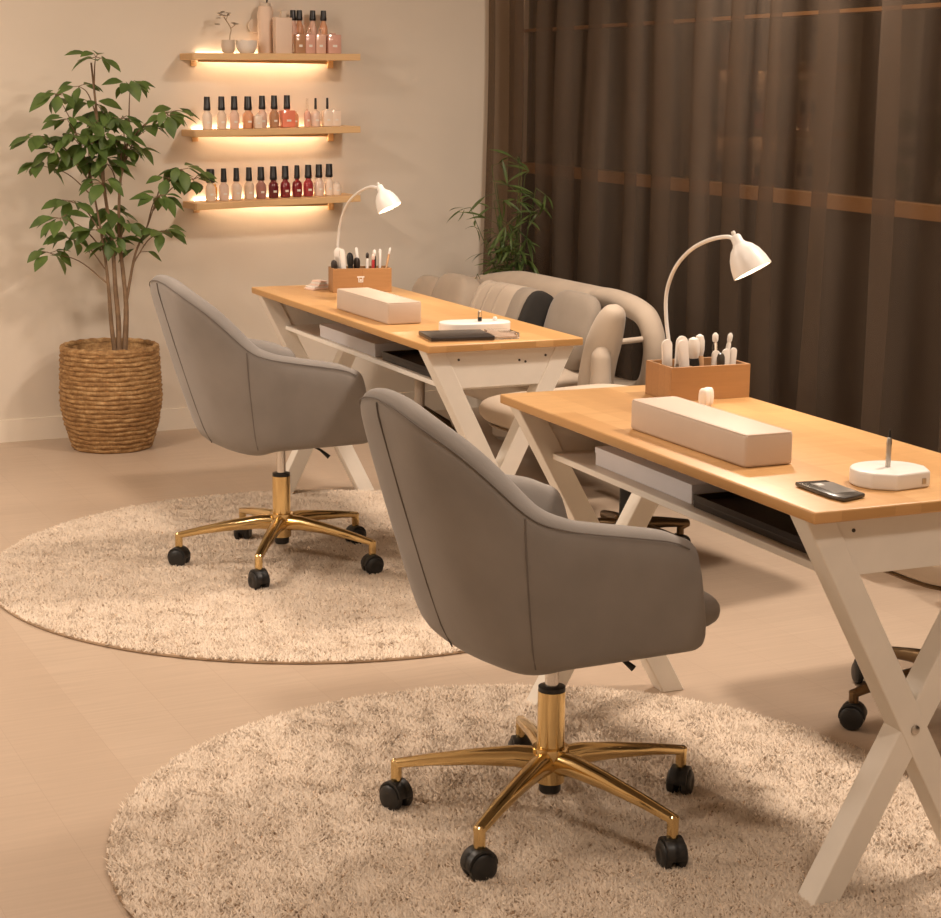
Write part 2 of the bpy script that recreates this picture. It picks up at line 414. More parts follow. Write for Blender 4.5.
# top shelf
x = shx(229); t = empty('stem_vase', (x, YW-.1, shz(0, x)), 0, 'small grey stoneware vase with a dry twig on the top shelf', 'vase')
MB().lathe([(.018, 0), (.026, .008), (.029, .03), (.027, .054), (.023, .054), (.024, .01), (.001, .008)], 22).build('vase_body', 'ceramic', t)
tw = MB().tube(spline([(.004, 0, .01), (.008, 0, .07), (.012, 0, .10), (-.015, .004, .145)], 5), .0022, 6)
tw.tube([(.012, 0, .10), (.032, 0, .115)], .0018, 6); tw.tube([(-.008, 0, .133), (.004, 0, .16)], .0015, 6)
tw.build('twig', 'twig', t)
fl = MB()
for (a, b) in [(-.018, .15), (-.03, .152), (-.04, .14), (-.035, .16), (.004, .162), (.0, .153), (.034, .118), (.024, .122), (-.045, .115), (-.022, .165)]:
    vs, fs = cushion(.018, .012, .007, n=5); fl.add([(p[0]+a, p[1]+rnd.uniform(-.01, .01), p[2]+b) for p in vs], fs)
fl.build('dried_flower', 'ceramic', t)
x = shx(247); t = empty('scalloped_bowl', (x, YW-.1, shz(0, x)), 0, 'white scalloped bowl beside the small vase on the top shelf', 'bowl')
vs = []; n = 40; prof = [(.020, 0), (.030, .006), (.042, .028), (.045, .052), (.041, .052), (.036, .025), (.012, .01)]
for r, z in prof:
    for k in range(n):
        a = 2*PI*k/n; q = .006*abs(math.sin(3.5*a)) if z > .05 else 0
        vs.append((r*math.cos(a), r*math.sin(a), z-.004+q))
fs = [(i*n+k, i*n+(k+1)%n, (i+1)*n+(k+1)%n, (i+1)*n+k) for i in range(len(prof)-1) for k in range(n)]+[tuple(range(n-1, -1, -1)), tuple((len(prof)-1)*n+k for k in range(n))]
MB().add(vs, fs).build('bowl_body', 'offwhite', t)
x = shx(269); t = empty('reed_diffuser', (x, YW-.06, shz(0, x)), 0, 'tall cylindrical beige diffuser with a dark reed on the top shelf', 'diffuser')
MB().lathe([(.03, 0), (.033, .004), (.033, .165), (.028, .19), (.024, .193)], 24).build('body', 'skin_card', t)
MB().tube([(.006, 0, .19), (.010, -.004, .27)], .004, 8).build('reed', 'slate', t)
MB().lathe([(.022, .193), (.022, .203), (.012, .206)], 16).build('collar', 'ceramic', t)
x = shx(262); t = tag(MB().lathe([(.03, 0), (.03, .006), (.028, .008)], 24).xf(Matrix.Rotation(PI/2, 4, 'X')).xf(Matrix.Translation((x, YW-.012, shz(0, x)+.115))).build('round_wall_disc', 'ceramic'),
    'small round tan disc on the wall behind the diffuser', 'disc')
x = shx(280.5); t = empty('beige_carton', (x, YW-.125, shz(0, x)), 0, 'broad blush carton in front of the diffuser on the top shelf', 'box')
MB().box(-.036, .036, -.02, .02, 0, .145).build('carton_body', 'skin_card', t, bevel=.002)
MB().box(-.006, .016, -.008, .008, .145, .172).build('clip', 'ceramic', t, bevel=.002)
for px, c, l in [(297, 'blush', 'leftmost of four tall bottles at the back of the top shelf'), (303.5, 'peach', 'second of four tall bottles at the back of the top shelf'),
                 (317, 'blush', 'third of four tall bottles at the back of the top shelf'), (328, 'peach', 'rightmost of four tall bottles at the back of the top shelf')]:
    bottle(0, px, c, l, w=.036, h=.13, cap=.042, capw=.024, group='tall polish at the back of the top shelf', y=YW-.055)
for px, c, l in [(296, 'brown', 'leftmost short square bottle at the front of the top shelf'), (306, 'rose', 'second short square bottle at the front of the top shelf'),
                 (316.5, 'blush', 'third short square bottle at the front of the top shelf'), (330, 'rose', 'widest short square bottle at the right of the top shelf')]:
    bottle(0, px, c, l, w=.044 if px < 325 else .058, h=.078, cap=.02 if px == 306 or px == 316.5 else 0, capw=.016, square=True, group='short square bottles on the top shelf', y=YW-.14, capmat='clear')

# ------------------------------------------------------------------ tables
def make_table(loc, rotz, W, Ln, label):
    T = empty('work_table', (*loc, 0), rotz, label, 'table', 'white trestle manicure tables')
    H = .75; th = .022
    MB().box(0, W, 0, Ln, H-th, H).build('tabletop', 'top', T, bevel=.004, seg=3)
    hw = .030
    for yy in (.035, Ln-.09):
        xt, xb = .036, .440*W/.5277
        for flip in (0, 1):
            p = [(xt-hw, H-th), (xt+hw, H-th), (xb+hw, 0), (xb-hw, 0)]
            if flip: p = [(W-a, z) for a, z in p][::-1]
            o = .0015*flip
            MB().xzprism(p, yy+o, yy+.052+o).build('leg', 'white_wood', T, bevel=.003, smooth=False)
        zc = H-th-(H-th)*(W/2-xt)/(xb-xt)
        yo = yy-.004 if yy < .5 else yy+.056
        MB().lathe([(.009, -.003), (.009, .002), (.006, .004)], 14).xf(Matrix.Rotation(PI/2 if yy < .5 else -PI/2, 4, 'X')).xf(Matrix.Translation((W/2, yo+.003*(1 if yy < .5 else -1), zc))).build('bolt', 'metal', T)
        sl = (xb-xt)/(H-th)*.110
        MB().xzprism([(xt+.02, H-th), (W-xt-.02, H-th), (W-xt-.02-sl, H-th-.110), (xt+.02+sl, H-th-.110)], yy+.006, yy+.046).build('apron', 'white_wood', T, bevel=.002, smooth=False)
        for k, (a, z) in enumerate([(.11, .70), (W*.62, .69), (W*.66, .685), (W-.1, .70)]):
            MB().lathe([(.0035, 0), (.0035, .002)], 10).xf(Matrix.Rotation(PI/2 if yy < .5 else -PI/2, 4, 'X')).xf(Matrix.Translation((a, yy+.006 if yy < .5 else yy+.046, z))).build('screw', 'slate', T)
    MB().box(.095, W-.10, .085, Ln-.036, .606, .620).build('under_shelf', 'white_wood', T, smooth=False, bevel=.002)
    MB().box(W-.135, W-.12, .09, Ln-.1, .620, H-th).build('back_panel', 'white_wood', T, smooth=False)
    return T
TN = ((1.8175, 2.3876), -.0407, .5277, 1.2725); TF = ((2.0444, 4.4351), -.0241, .4811, 1.5684)
make_table(*TN, 'near trestle table with orange wood top and white X legs, standing on the front rug')
make_table(*TF, 'far trestle table with orange wood top and white X legs, below the wall shelves')

# ------------------------------------------------------------------ grey swivel chairs
def half_plan():
    P = []
    for k in range(10):
        P.append((.120-.22*k/10, .272-.003*k/10, 0, -(1-k/10)))
    for k in range(27):
        th = k/26*PI/2
        P.append((-.10-.140*math.sin(th)**.92, .268*max(0, math.cos(th))**.90, th/(PI/2), th/(PI/2)))
    return P
HP = half_plan()
QH = [(-1.06, .622), (-.95, .640), (-.8, .652), (-.4, .668), (0, .684), (.16, .692), (.27, .702), (.33, .713), (.40, .740), (.48, .779), (.6, .833), (.75, .876), (.88, .897), (1.0, .903)]
def rim(q): return float(np.interp(q, [a for a, b in QH], [b for a, b in QH]))
def chair_section(i, side):
    """local outline data for plan sample i: base point, normal, rim height"""
    f, s, w, q = HP[i]
    a = HP[max(0, i-1)]; b = HP[min(len(HP)-1, i+1)]
    tx, ty = b[0]-a[0], b[1]-a[1]
    if i == len(HP)-1: tx, ty = 0, -1
    l = math.hypot(tx, ty); nx, ny = -ty/l, tx/l
    if (nx*(f+.05)+ny*s) < 0: nx, ny = -nx, -ny
    H = sum(rim(min(1, q+d)) for d in (-.05, -.025, 0, .025, .05))/5
    return f, s*side, nx, ny*side, H, w
def shell_pt(f, s, nx, ny, w, d, z):
    rec = -.150*sstep(w, .05, .8)*(z-.42)/.48+(.042*max(0, f/.12)*(.62-z)/.2 if f > 0 else 0)
    flare = .018*(z-.42)/.25*(1-w) if z > .42 else 0
    return (f-nx*d+rec, s-ny*d+(flare*(1 if s > 0 else -1) if w < 1 else 0), z)
def make_chair(loc, rotz, base_ang, z0, label):
    T = empty('office_armchair', (*loc, z0), rotz, label, 'chair', 'grey swivel armchairs')
    idx = [(i, -1) for i in range(len(HP))]+[(i, 1) for i in range(len(HP)-2, -1, -1)]
    secs = []
    def section(i, side, k=0.0):
        f, s, nx, ny, H, w = chair_section(i, side)
        th = .062+.012*(1-w)
        zb = .400-.018*sstep(w, 0, .6)
        prof = [(th*.9, zb+.03), (.055, zb-.004), (.03, zb), (.009, zb+.016), (0, zb+.05), (-.004, .52), (-.005, (.52+H)/2), (-.002, H-.05), (.002, H-.022), (.014, H-.005), (th*.5, H+.001), (th-.014, H-.005), (th-.002, H-.022), (th+.002, H-.05), (th+.008, (H+.5)/2), (th+.012, .50), (th+.01, .46)]
        out = []
        cz = (H+zb)/2
        for d, z in prof:
            if k:
                sh = 1-math.cos(k); d = th/2+(d-th/2)*(1-sh*.85)
                z = z-(z-cz)/abs(z-cz+1e-9)*.034*sh
            p = shell_pt(f, s, nx, ny, w, d, z)
            if k: p = (p[0]+.032*math.sin(k), p[1], p[2])
            out.append(p)
        return out
    ks = [PI/2*.96, PI*.38, PI*.25, PI*.12]
    secs = [section(0, -1, k) for k in ks]+[section(i, s) for i, s in idx]+[section(0, 1, k) for k in ks[::-1]]
    m = len(secs[0]); vs = [p for q in secs for p in q]
    fs = [(i*m+j, i*m+(j+1)%m, (i+1)*m+(j+1)%m, (i+1)*m+j) for i in range(len(secs)-1) for j in range(m)]
    fs += [tuple(range(m)), tuple((len(secs)-1)*m+j for j in range(m-1, -1, -1))]
    MB().add(vs, fs).build('wraparound_shell', 'velvet', T, subsurf=1, angle=180)
    # seams
    def seam(pts, r=.0028): MB().tube(pts, r, 6).build('seam_piping', 'piping', T)
    for side in (-1, 1):
        for i in (19,):
            f, s, nx, ny, H, w = chair_section(i, side)
            seam([shell_pt(f, s, nx, ny, w, d, z) for d, z in [(.01, .408), (.0005, .448), (-.0035, .52), (-.005, (.52+H)/2), (-.0025, H-.05), (.0015, H-.024)]], .0016)
    f, s, nx, ny, H, w = chair_section(len(HP)-1, 1)
    seam([shell_pt(f, s, nx, ny, w, d, z) for d, z in [(.01, .395), (.0005, .44), (-.0035, .52), (-.005, .70), (-.0025, H-.05), (.0015, H-.024)]], .0016)
    seam([shell_pt(*[chair_section(i, s)[k] for k in (0, 1, 2, 3, 5)], .004, chair_section(i, s)[4]-.017) for i, s in idx], .0015)
    # under panel + cushion
    poly = []
    for i, s in idx:
        f, s_, nx, ny, H, w = chair_section(i, s); p = shell_pt(f, s_, nx, ny, w, .04, .41); poly.append((p[0], p[1]))
    MB().prism(poly, .4075, .44).build('seat_pan', 'velvet', T, angle=30)
    vs, fs = cushion(.46, .40, .095, pw=.28, n=20)
    MB().add([(p[0]+.0, p[1], p[2]) for p in vs], fs).build('seat_cushion', 'velvet', T, loc=(.058, 0, .449), angle=180)
    # pedestal
    MB().lathe([(.014, .27), (.014, .405)], 18).build('gas_piston', 'chrome', T)
    MB().lathe([(.05, .396), (.06, .400), (.06, .4075)], 20).build('seat_plate', 'black', T)
    MB().lathe([(.027, .274), (.027, .283), (.018, .285)], 22).build('collar', 'black', T)
    MB().lathe([(.0275, .15), (.0275, .274)], 26).build('column', 'gold', T)
    MB().lathe([(.0, .155), (.036, .158), (.037, .148), (.031, .128), (.029, .085), (.024, .082), (.0, .082)], 26, cap=False).build('hub', 'gold', T)
    MB().lathe([(.019, .062), (.022, .066), (.022, .083)], 20).build('hub_cap', 'black', T)
    lv = MB().tube([(.03, -.05, .392), (.05, -.10, .386), (.07, -.14, .372), (.09, -.155, .352)], [.004, .004, .004, .007], 8)
    lv.build('height_lever', 'black', T)
    casters(T, base_ang, .315, 'gold', .140)
    return T
def casters(T, ang, R, legmat, zh, cas=True):
    for k in range(5):
        a = math.radians(ang)+k*2*PI/5
        rot = Matrix.Rotation(a, 4, 'Z')
        g = MB()
        secs = []
        for r, zt, hh, ww in [(.022, zh+.014, .050, .020), (.07, zh+.014, .044, .019), (.15, zh+.002, .034, .0165), (.24, zh-.015, .025, .014), (R-.006, zh-.030, .020, .0125), (R+.006, zh-.034, .012, .010)]:
            zc = zt-hh/2
            secs.append([(r, ww*math.cos(t)*(1 if abs(math.cos(t)) < .99 else 1), zc+hh/2*math.copysign(abs(math.sin(t))**.7, math.sin(t))) for t in [2*PI*j/12 for j in range(12)]])
        vs = [p for q in secs for p in q]; m = 12
        fs = [(i*m+j, i*m+(j+1)%m, (i+1)*m+(j+1)%m, (i+1)*m+j) for i in range(len(secs)-1) for j in range(m)]
        fs += [tuple(range(m)), tuple((len(secs)-1)*m+j for j in range(m))]
        g.add(vs, fs)
        g.lathe([(.0105, -.036), (.0115, -.033), (.0115, .006), (.008, .009)], 16, (R-.002, 0, zh-.042))
        g.xf(rot).build('base_leg', legmat, T)
        c = MB()
        ca = a+rnd.uniform(-.9, .9)
        crot = Matrix.Translation(rot @ Vector((R-.002, 0, 0))) @ Matrix.Rotation(ca, 4, 'Z')
        hood = []
        nseg = 12
        for sy in (-.021, .021):
            pass
        prof = [(.031*math.cos(t), .033+.031*math.sin(t)) for t in [(-.10+1.20*j/nseg)*PI*.92 for j in range(nseg+1)]]
        inner = [(.024*math.cos(t), .033+.024*math.sin(t)) for t in [(-.10+1.20*j/nseg)*PI*.92 for j in range(nseg+1)]]
        c.xzprism(prof+inner[::-1], -.019, .019)
        c.xzprism(prof, -.006, .006)
        c.lathe([(.006, .055), (.006, .085)], 10)
        co = c.xf(crot).build('caster', 'black', T, bevel=.002)
        for sy in (-1, 1):
            wv = MB().lathe([(.008, -.0105), (.022, -.0100), (.0275, -.006), (.0285, 0), (.0275, .006), (.022, .0098), (.012, .0105), (.008, .0085)], 22)
            wv.xf(Matrix.Rotation(PI/2, 4, 'X')).xf(Matrix.Translation((0, sy*.0150, .0285))).xf(crot).build('wheel', 'black', co)
CN = (1.645, 2.975); CF = (1.848, 5.075)
make_chair(CN, math.radians(1.5), 143.5, .003, 'near grey velvet swivel armchair with gold base on the front rug')
make_chair(CF, math.radians(3.0), 162.5, .003, 'far grey velvet swivel armchair with gold base on the back rug')

# ------------------------------------------------------------------ client stools (beige seat, dark star base)
def make_stool(loc, rotz, w, d, base_ang, label, zs=.395, legmat='bronze', R=.29):
    T = empty('swivel_stool', (*loc, 0), rotz, label, 'stool', 'beige client stools behind the tables')
    vs, fs = cushion(w, d, .125, pw=.30, n=20)
    MB().add(vs, fs).build('seat_cushion', 'seat_beige', T, loc=(0, 0, zs+.050), angle=180)
    n = 48; P = []
    for k in range(n+1):
        t = 2*PI*k/n
        P.append((w*.465*math.copysign(abs(math.cos(t))**.32, math.cos(t)), d*.465*math.copysign(abs(math.sin(t))**.32, math.sin(t)), zs+.009))
    MB().tube(P, .005, 6).build('seat_rim', 'bronze', T)
    MB().box(-.09, .09, -.07, .07, zs-.035, zs).build('seat_bracket', 'black', T, bevel=.006)
    MB().tube([(-.05, -.06, zs-.02), (-.16, -.16, zs-.025), (-.19, -.19, zs-.035)], [.006, .006, .009], 8).build('height_lever', 'chrome', T)
    MB().lathe([(.02, .13), (.02, zs-.03)], 18).build('column', 'black', T)
    MB().lathe([(.034, .09), (.036, .14), (.028, .15)], 20).build('hub', legmat, T)
    casters(T, base_ang, R, legmat, .125)
    return T
make_stool((2.83, 3.13), -.04, .64, .62, 104, 'beige cushioned swivel stool behind the near table, at right edge')
make_stool((2.83, 4.67), .15, .60, .92, 283, 'wide beige cushioned swivel stool behind the end of the far table', R=.215)

# ------------------------------------------------------------------ sofa along the window
def sofa():
    T = empty('loop_arm_sofa', (3.15, 6.10, 0), 0, 'taupe upholstered sofa with looped arm against the curtain', 'sofa')
    # local x towards the window, y along it ; spans y -.80..+.80
    y0, y1 = -.80, .80
    MB().box(-.22, .14, -.72, y1, .30, .42).build('seat_base', 'sofa', T, bevel=.03, seg=3)
    vs, fs = cushion(.30, 1.46, .11, pw=.25); MB().add(vs, fs).build('seat_cushion', 'sofa_light', T, loc=(-.09, .02, .445), angle=180)
    # backrest: thick rounded slab with gently crowned top, open towards the loop
    prof_n = 44; secs = []; ya, yb = -.52, .84
    for k in range(prof_n+1):
        u = k/prof_n; y = ya+(yb-ya)*u
        top = .742-.085*sstep(u, .45, 1.0)
        e = min(1, min(u, 1-u)/.06); th = .035+.035*math.sqrt(max(0, 1-(1-e)**2))
        sec = []
        for j in range(16):
            t = 2*PI*j/16
            sec.append((.110+th*math.copysign(abs(math.cos(t))**.6, math.cos(t))+.03*(math.sin(t) > 0)*abs(math.sin(t)), y, (top+.30)/2+(top-.30)/2*math.copysign(abs(math.sin(t))**.55, math.sin(t))))
        secs.append(sec)
    vs = [p for q in secs for p in q]; m = 16
    fs = [(i*m+j, i*m+(j+1)%m, (i+1)*m+(j+1)%m, (i+1)*m+j) for i in range(prof_n) for j in range(m)]+[tuple(range(m)), tuple(prof_n*m+j for j in range(m))]
    MB().add(vs, fs).build('backrest', 'sofa', T, angle=60)
    loop = spline([(.125, -.40, .695), (.12, -.56, .708), (.105, -.74, .700), (.10, -.845, .672), (.10, -.893, .60), (.10, -.893, .52), (.10, -.86, .445), (.10, -.78, .408), (.105, -.62, .400), (.11, -.45, .40)], 8)
    MB().tube(loop, .040, 16, 1.0, 1.0).build('loop_arm', 'sofa', T, angle=180)
    pst = spline([(-.09, -.83, .36), (-.09, -.83, .46), (-.085, -.85, .56), (-.085, -.90, .66), (-.085, -.935, .715), (-.085, -.945, .738)], 6)
    MB().tube(pst, [.062*min(1, math.sqrt(max(.02, (1-k/(len(pst)-1))*1.9))) for k in range(len(pst))], 16, 1.0, 1.0).build('arm_pad', 'sofa_light', T, angle=180)
    bar = spline([(-.115, -.905, .36), (-.115, -.905, .50), (-.11, -.905, .575), (-.08, -.905, .603), (-.01, -.895, .608), (.09, -.87, .608)], 6)
    MB().tube(bar, [.036]*6+[.034]*6+[.030, .027, .023, .019, .016, .013]+[.010]*(len(bar)-18), 12).build('arm_bar', 'sofa_light', T, angle=180)
    # two back cushions at the far end
    for (yy, dz, wy) in [(.70, -.03, .26), (.46, .0, .30)]:
        vs, fs = cushion(.13, wy, .30, pw=.5); MB().add(vs, fs).xf(Matrix.Rotation(.22, 4, 'Y')).build('back_cushion', 'sofa', T, loc=(-.01, yy, .555+dz), angle=180)
    MB().lathe([(.022, .12), (.022, .31)], 16, (-.10, .60, 0)).build('pedestal_column', 'sofa_light', T)
    st = MB()
    for k in range(5):
        a = k*2*PI/5+.3
        st.tube([(-.10+.02*math.cos(a), .60+.02*math.sin(a), .135), (-.10+.16*math.cos(a), .60+.16*math.sin(a), .06), (-.10+.19*math.cos(a), .60+.19*math.sin(a), .0)], [.016, .012, .014], 8)
    st.build('star_foot', 'bronze', T)
    for (a, b) in [(.10, y0-.03), (.12, y1-.10)]:
        MB().lathe([(.016, 0), (.02, .30)], 12, (a, b, 0)).build('leg', 'bronze', T)
sofa()
def pillow(w, h, d, loc, rx, ry, rz, mats, name, label):
    T = empty(name, loc, 0, label, 'cushion'); T.rotation_euler = (rx, ry, rz)
    vs, fs = cushion(w, h, d, pw=.55, n=16)
    MB().add(vs, fs).build('cushion_body', mats[0], T, angle=180)
    return T
def striped_cushion():
    T = empty('striped_cushion', (3.045, 5.93, .60), 0, 'pale ribbed taupe cushion with dark grey and black end lying on the sofa', 'cushion')
    T.rotation_euler = (0, -1.15, .10)
    MB().add(*cushion(.27, .42, .13, pw=.5, n=18)).build('cushion_body', 'sofa_light', T, angle=180)
    for k in range(3):
        MB().add(*cushion(.272, .035, .134, pw=.6, n=10)).build('ribbed_stripe', 'sofa', T, loc=(0, .15-.075*k, 0), angle=180)
    MB().add(*cushion(.268, .11, .136, pw=.4, n=12)).build('grey_panel', 'cushion_grey', T, loc=(0, -.125, .0), angle=180)
    MB().add(*cushion(.258, .04, .138, pw=.5, n=12)).build('black_panel', 'cushion_dark', T, loc=(0, -.195, 0), angle=180)
striped_cushion()
pillow(.29, .32, .08, (3.11, 5.55, .60), 0, -1.28, .0, ['cushion_grey'], 'seat_back_cushion', 'plain grey brown cushion upright on the sofa beside the looped arm')

# ------------------------------------------------------------------ rugs
def rug(c, R, label, seed, dens):
    T = MB().lathe([(R, 0), (R+.002, .003), (R, .007)], 160).build('round_rug', 'rug_edge', loc=(*c, .0005))
    tag(T, label, 'rug', 'round beige shag rugs')
    rs = np.random.RandomState(seed)
    n = int(dens*PI*R*R)
    r = R*np.sqrt(rs.rand(n))*1.0; a = rs.rand(n)*2*PI
    x = r*np.cos(a); y = r*np.sin(a)
    # clumped leaning directions
    fx = np.sin(x*38+np.sin(y*31)*1.7)+np.sin(y*57+x*13)*.8; fy = np.cos(y*41+np.sin(x*35)*1.9)+np.sin(x*61-y*17)*.8
    lx = .0024*fx+rs.randn(n)*.006; ly = .0024*fy+rs.randn(n)*.006
    h = .007+.0012*np.sin(x*23+np.sin(y*19)*2)*np.sin(y*27)+.004*rs.rand(n)
    w = .0026+.0020*rs.rand(n); ba = rs.rand(n)*2*PI
    co = np.zeros((n, 4, 3), np.float32)
    for k in range(3):
        co[:, k, 0] = x+w*np.cos(ba+k*2*PI/3); co[:, k, 1] = y+w*np.sin(ba+k*2*PI/3); co[:, k, 2] = .006
    co[:, 3, 0] = x+lx; co[:, 3, 1] = y+ly; co[:, 3, 2] = .006+h
    idx = np.array([[0, 1, 3], [1, 2, 3], [2, 0, 3]])
    faces = (np.arange(n)[:, None, None]*4+idx[None]).reshape(-1)
    me = bpy.data.meshes.new('pile'); me.vertices.add(n*4); me.vertices.foreach_set('co', co.reshape(-1))
    nf = n*3; me.loops.add(nf*3); me.loops.foreach_set('vertex_index', faces.astype(np.int32))
    me.polygons.add(nf); me.polygons.foreach_set('loop_start', np.arange(0, nf*3, 3, dtype=np.int32))
    me.polygons.foreach_set('use_smooth', np.ones(nf, bool))
    me.update(calc_edges=True); me.materials.append(M['rug'])
    o = bpy.data.objects.new('pile', me); C.objects.link(o); o.parent = T; o['kind'] = 'stuff'
RN = (1.61, 2.96); RF = (1.95, 5.025)
rug(RN, .84, 'round beige shag rug under the near chair, cut by the frame bottom', 1, 60000)
rug(RF, .99, 'round beige shag rug under the far chair', 2, 40000)

# ------------------------------------------------------------------ basket and tree
PX, PY = 1.853, 7.075
def basket():
    T = empty('woven_basket', (PX, PY, 0), 0, 'round brown woven seagrass basket planter on the floor by the back wall', 'basket')
    rows = 22; sub = 6; na = 180; Hh = .405; r_ = random.Random(5)
    def rad(z):
        t = z/Hh; return .150+.046*math.sin(PI/2*min(1, t/.55)) if t < .55 else .196-.008*(t-.55)/.45
    offs = [[r_.uniform(-1, 1) for _ in range(60)] for _ in range(rows)]
    vs = []
    nz = rows*sub
    for i in range(nz+1):
        z = Hh*i/nz; row = min(rows-1, i//sub); ph = (i/sub) % 1
        for k in range(na):
            seg = int(k/3); o = offs[row][seg]
            b = .0075*math.sqrt(max(0, 1-(2*ph-1)**2))+.0025*o*math.sin(PI*ph)
            b += .002*math.sin(PI*(k % 3)/3+.5)
            zz = z+.003*math.sin(seg*.9+row)*math.sin(PI*ph)
            r = rad(z)+b; a = 2*PI*k/na
            vs.append((r*math.cos(a), r*math.sin(a), zz))
    fs = [(i*na+k, i*na+(k+1)%na, (i+1)*na+(k+1)%na, (i+1)*na+k) for i in range(nz) for k in range(na)]
    nb = len(vs)
    for r, z in [(rad(Hh)-.016, Hh), (rad(Hh)-.020, .29)]:
        for k in range(na): a = 2*PI*k/na; vs.append((r*math.cos(a), r*math.sin(a), z))
    for k in range(na):
        fs.append((nz*na+k, nz*na+(k+1)%na, nb+(k+1)%na, nb+k)); fs.append((nb+k, nb+(k+1)%na, nb+na+(k+1)%na, nb+na+k))
    fs.append(tuple(range(na-1, -1, -1)))
    MB().add(vs, fs).build('woven_body', 'weave', T, angle=180)
    R = rad(Hh)-.004
    pts = [(R*math.cos(a), R*math.sin(a), Hh+.002+.0015*math.sin(a*23)) for a in [2*PI*k/120 for k in range(121)]]
    MB().tube(pts, .0135, 10).build('rolled_rim', 'weave', T)
basket()
def leaf_geo(mb, base, dirv, nrm, ln, wd, droop=.25):
    d = dirv.normalized(); s = d.cross(nrm).normalized(); n = s.cross(d).normalized()
    st = [(0, .04), (.12, .42), (.32, .92), (.5, 1.0), (.7, .78), (.88, .35), (1.0, .02)]
    vs = []
    for t, w in st:
        c = base+d*(ln*t)-n*(ln*droop*t*t)
        e = s*(wd*.5*w); up = n*(wd*.14*w)
        vs += [c-e+up, c, c+e+up]
    fs = []
    for i in range(len(st)-1):
        for j in range(2): fs.append((i*3+j, i*3+j+1, (i+1)*3+j+1, (i+1)*3+j))
    mb.add(vs, fs)
def tree():
    T = empty('indoor_tree', (PX, PY, 0), 0, 'leafy green multi stemmed indoor tree growing in the woven basket', 'plant')
    MB().lathe([(.0, .285), (.160, .29), (.156, .305), (.10, .312), (.0, .316)], 40, cap=False).build('soil', 'soil', T)
    k = 1/(1800/7.18)           # metres per unit of the crown chart
    def P(px, py, dy=0): return Vector(((px-112)*k/.98+dy*.0, -.10+dy-(px-112)*0, 1.562-(py-50)*k*1.015+.0))
    r_ = random.Random(21)
    stems = MB()
    # main trunks from the soil
    tr = {'a': [P(112, 352), P(108, 310), P(106, 270), P(102, 230), P(92, 165)], 'b': [P(114, 352), P(115, 310), P(113, 275), P(111, 230), P(104, 170), P(100, 110), P(96, 60)],
          'c': [P(119, 352), P(122, 315), P(123, 290), P(121, 260), P(118, 220), P(121, 170), P(130, 130)], 'd': [P(121, 300), P(128, 265), P(134, 240), P(146, 215), P(152, 200)]}
    tr['b'][0].x -= .0
    for kx, r0 in (('a', .0105), ('b', .012), ('c', .013), ('d', .007)):
        sp = spline(tr[kx], 8); sp[0].z = .30
        stems.tube(sp, [r0*(1-.72*i/len(sp)) for i in range(len(sp))], 8)
    cl = [(96, 55, 7, 'b'), (128, 80, 8, 'c'), (63, 90, 7, 'a'), (86, 82, 6, 'b'), (163, 108, 8, 'c'), (111, 108, 9, 'b'), (40, 128, 8, 'a'), (72, 128, 10, 'a'), (48, 156, 6, 'a'),
          (84, 150, 9, 'a'), (111, 156, 7, 'c'), (126, 140, 6, 'c'), (166, 168, 8, 'd'), (192, 170, 8, 'd'), (153, 184, 7, 'd'), (74, 190, 7, 'a'), (60, 205, 6, 'a'), (94, 217, 7, 'b'),
          (72, 226, 7, 'a'), (55, 240, 6, 'a'), (113, 200, 8, 'b'), (160, 220, 8, 'd'), (116, 226, 6, 'c'), (103, 128, 9, 'b'), (92, 118, 7, 'b'), (122, 112, 7, 'c'), (150, 122, 5, 'c'), (178, 104, 5, 'c'), (140, 240, 2, 'd'), (178, 160, 6, 'd'), (66, 112, 6, 'a'), (88, 136, 7, 'a'), (104, 150, 7, 'b'), (118, 132, 6, 'c'), (98, 172, 6, 'b'), (108, 232, 6, 'b'), (122, 212, 5, 'c'), (96, 98, 6, 'b'), (142, 140, 5, 'c'), (58, 142, 6, 'a')]
    lv = MB()
    starts = {'a': P(104, 238), 'b': P(110, 215), 'c': P(119, 205), 'd': P(136, 236)}
    for (px, py, n, tk) in cl:
        dy = r_.uniform(-.09, .09) if abs(px-112) > 20 else r_.uniform(-.10, .05)
        c = P(px, py, dy)
        # the nearest lower point of its trunk carries the branch
        cand = spline(tr[tk], 6); best = min(cand, key=lambda q: (q-c).length+max(0, q.z-c.z+.12)*3)
        midp = (best+c)/2+Vector((0, 0, .03))
        stems.tube(spline([best, midp, c], 6), [.0035-.0002*i for i in range(13)], 6)
        out = Vector((c.x-.01, 0, 0)); sgn = 1 if c.x > 0 else -1
        n = int(n*1.35)
        for q in range(n):
            a = 2*PI*q/n+r_.uniform(-.35, .35)
            d = Vector((math.cos(a)*.95+sgn*.30, math.sin(a)*.6, r_.uniform(-.75, .10)))
            ln = r_.uniform(.058, .098); b = c+Vector((math.cos(a)*.028, math.sin(a)*.022, r_.uniform(-.012, .016)))
            nr = Vector((r_.uniform(-.35, .35), r_.uniform(-.7, -.05), 1))
            leaf_geo(lv, b, d, nr, ln, ln*r_.uniform(.48, .62), r_.uniform(.10, .35))
            if q % 2 == 0: stems.tube([c, b], .0014, 5)
    stems.build('stems', 'stem', T); lv.build('foliage', 'leaf', T, angle=180)
tree()
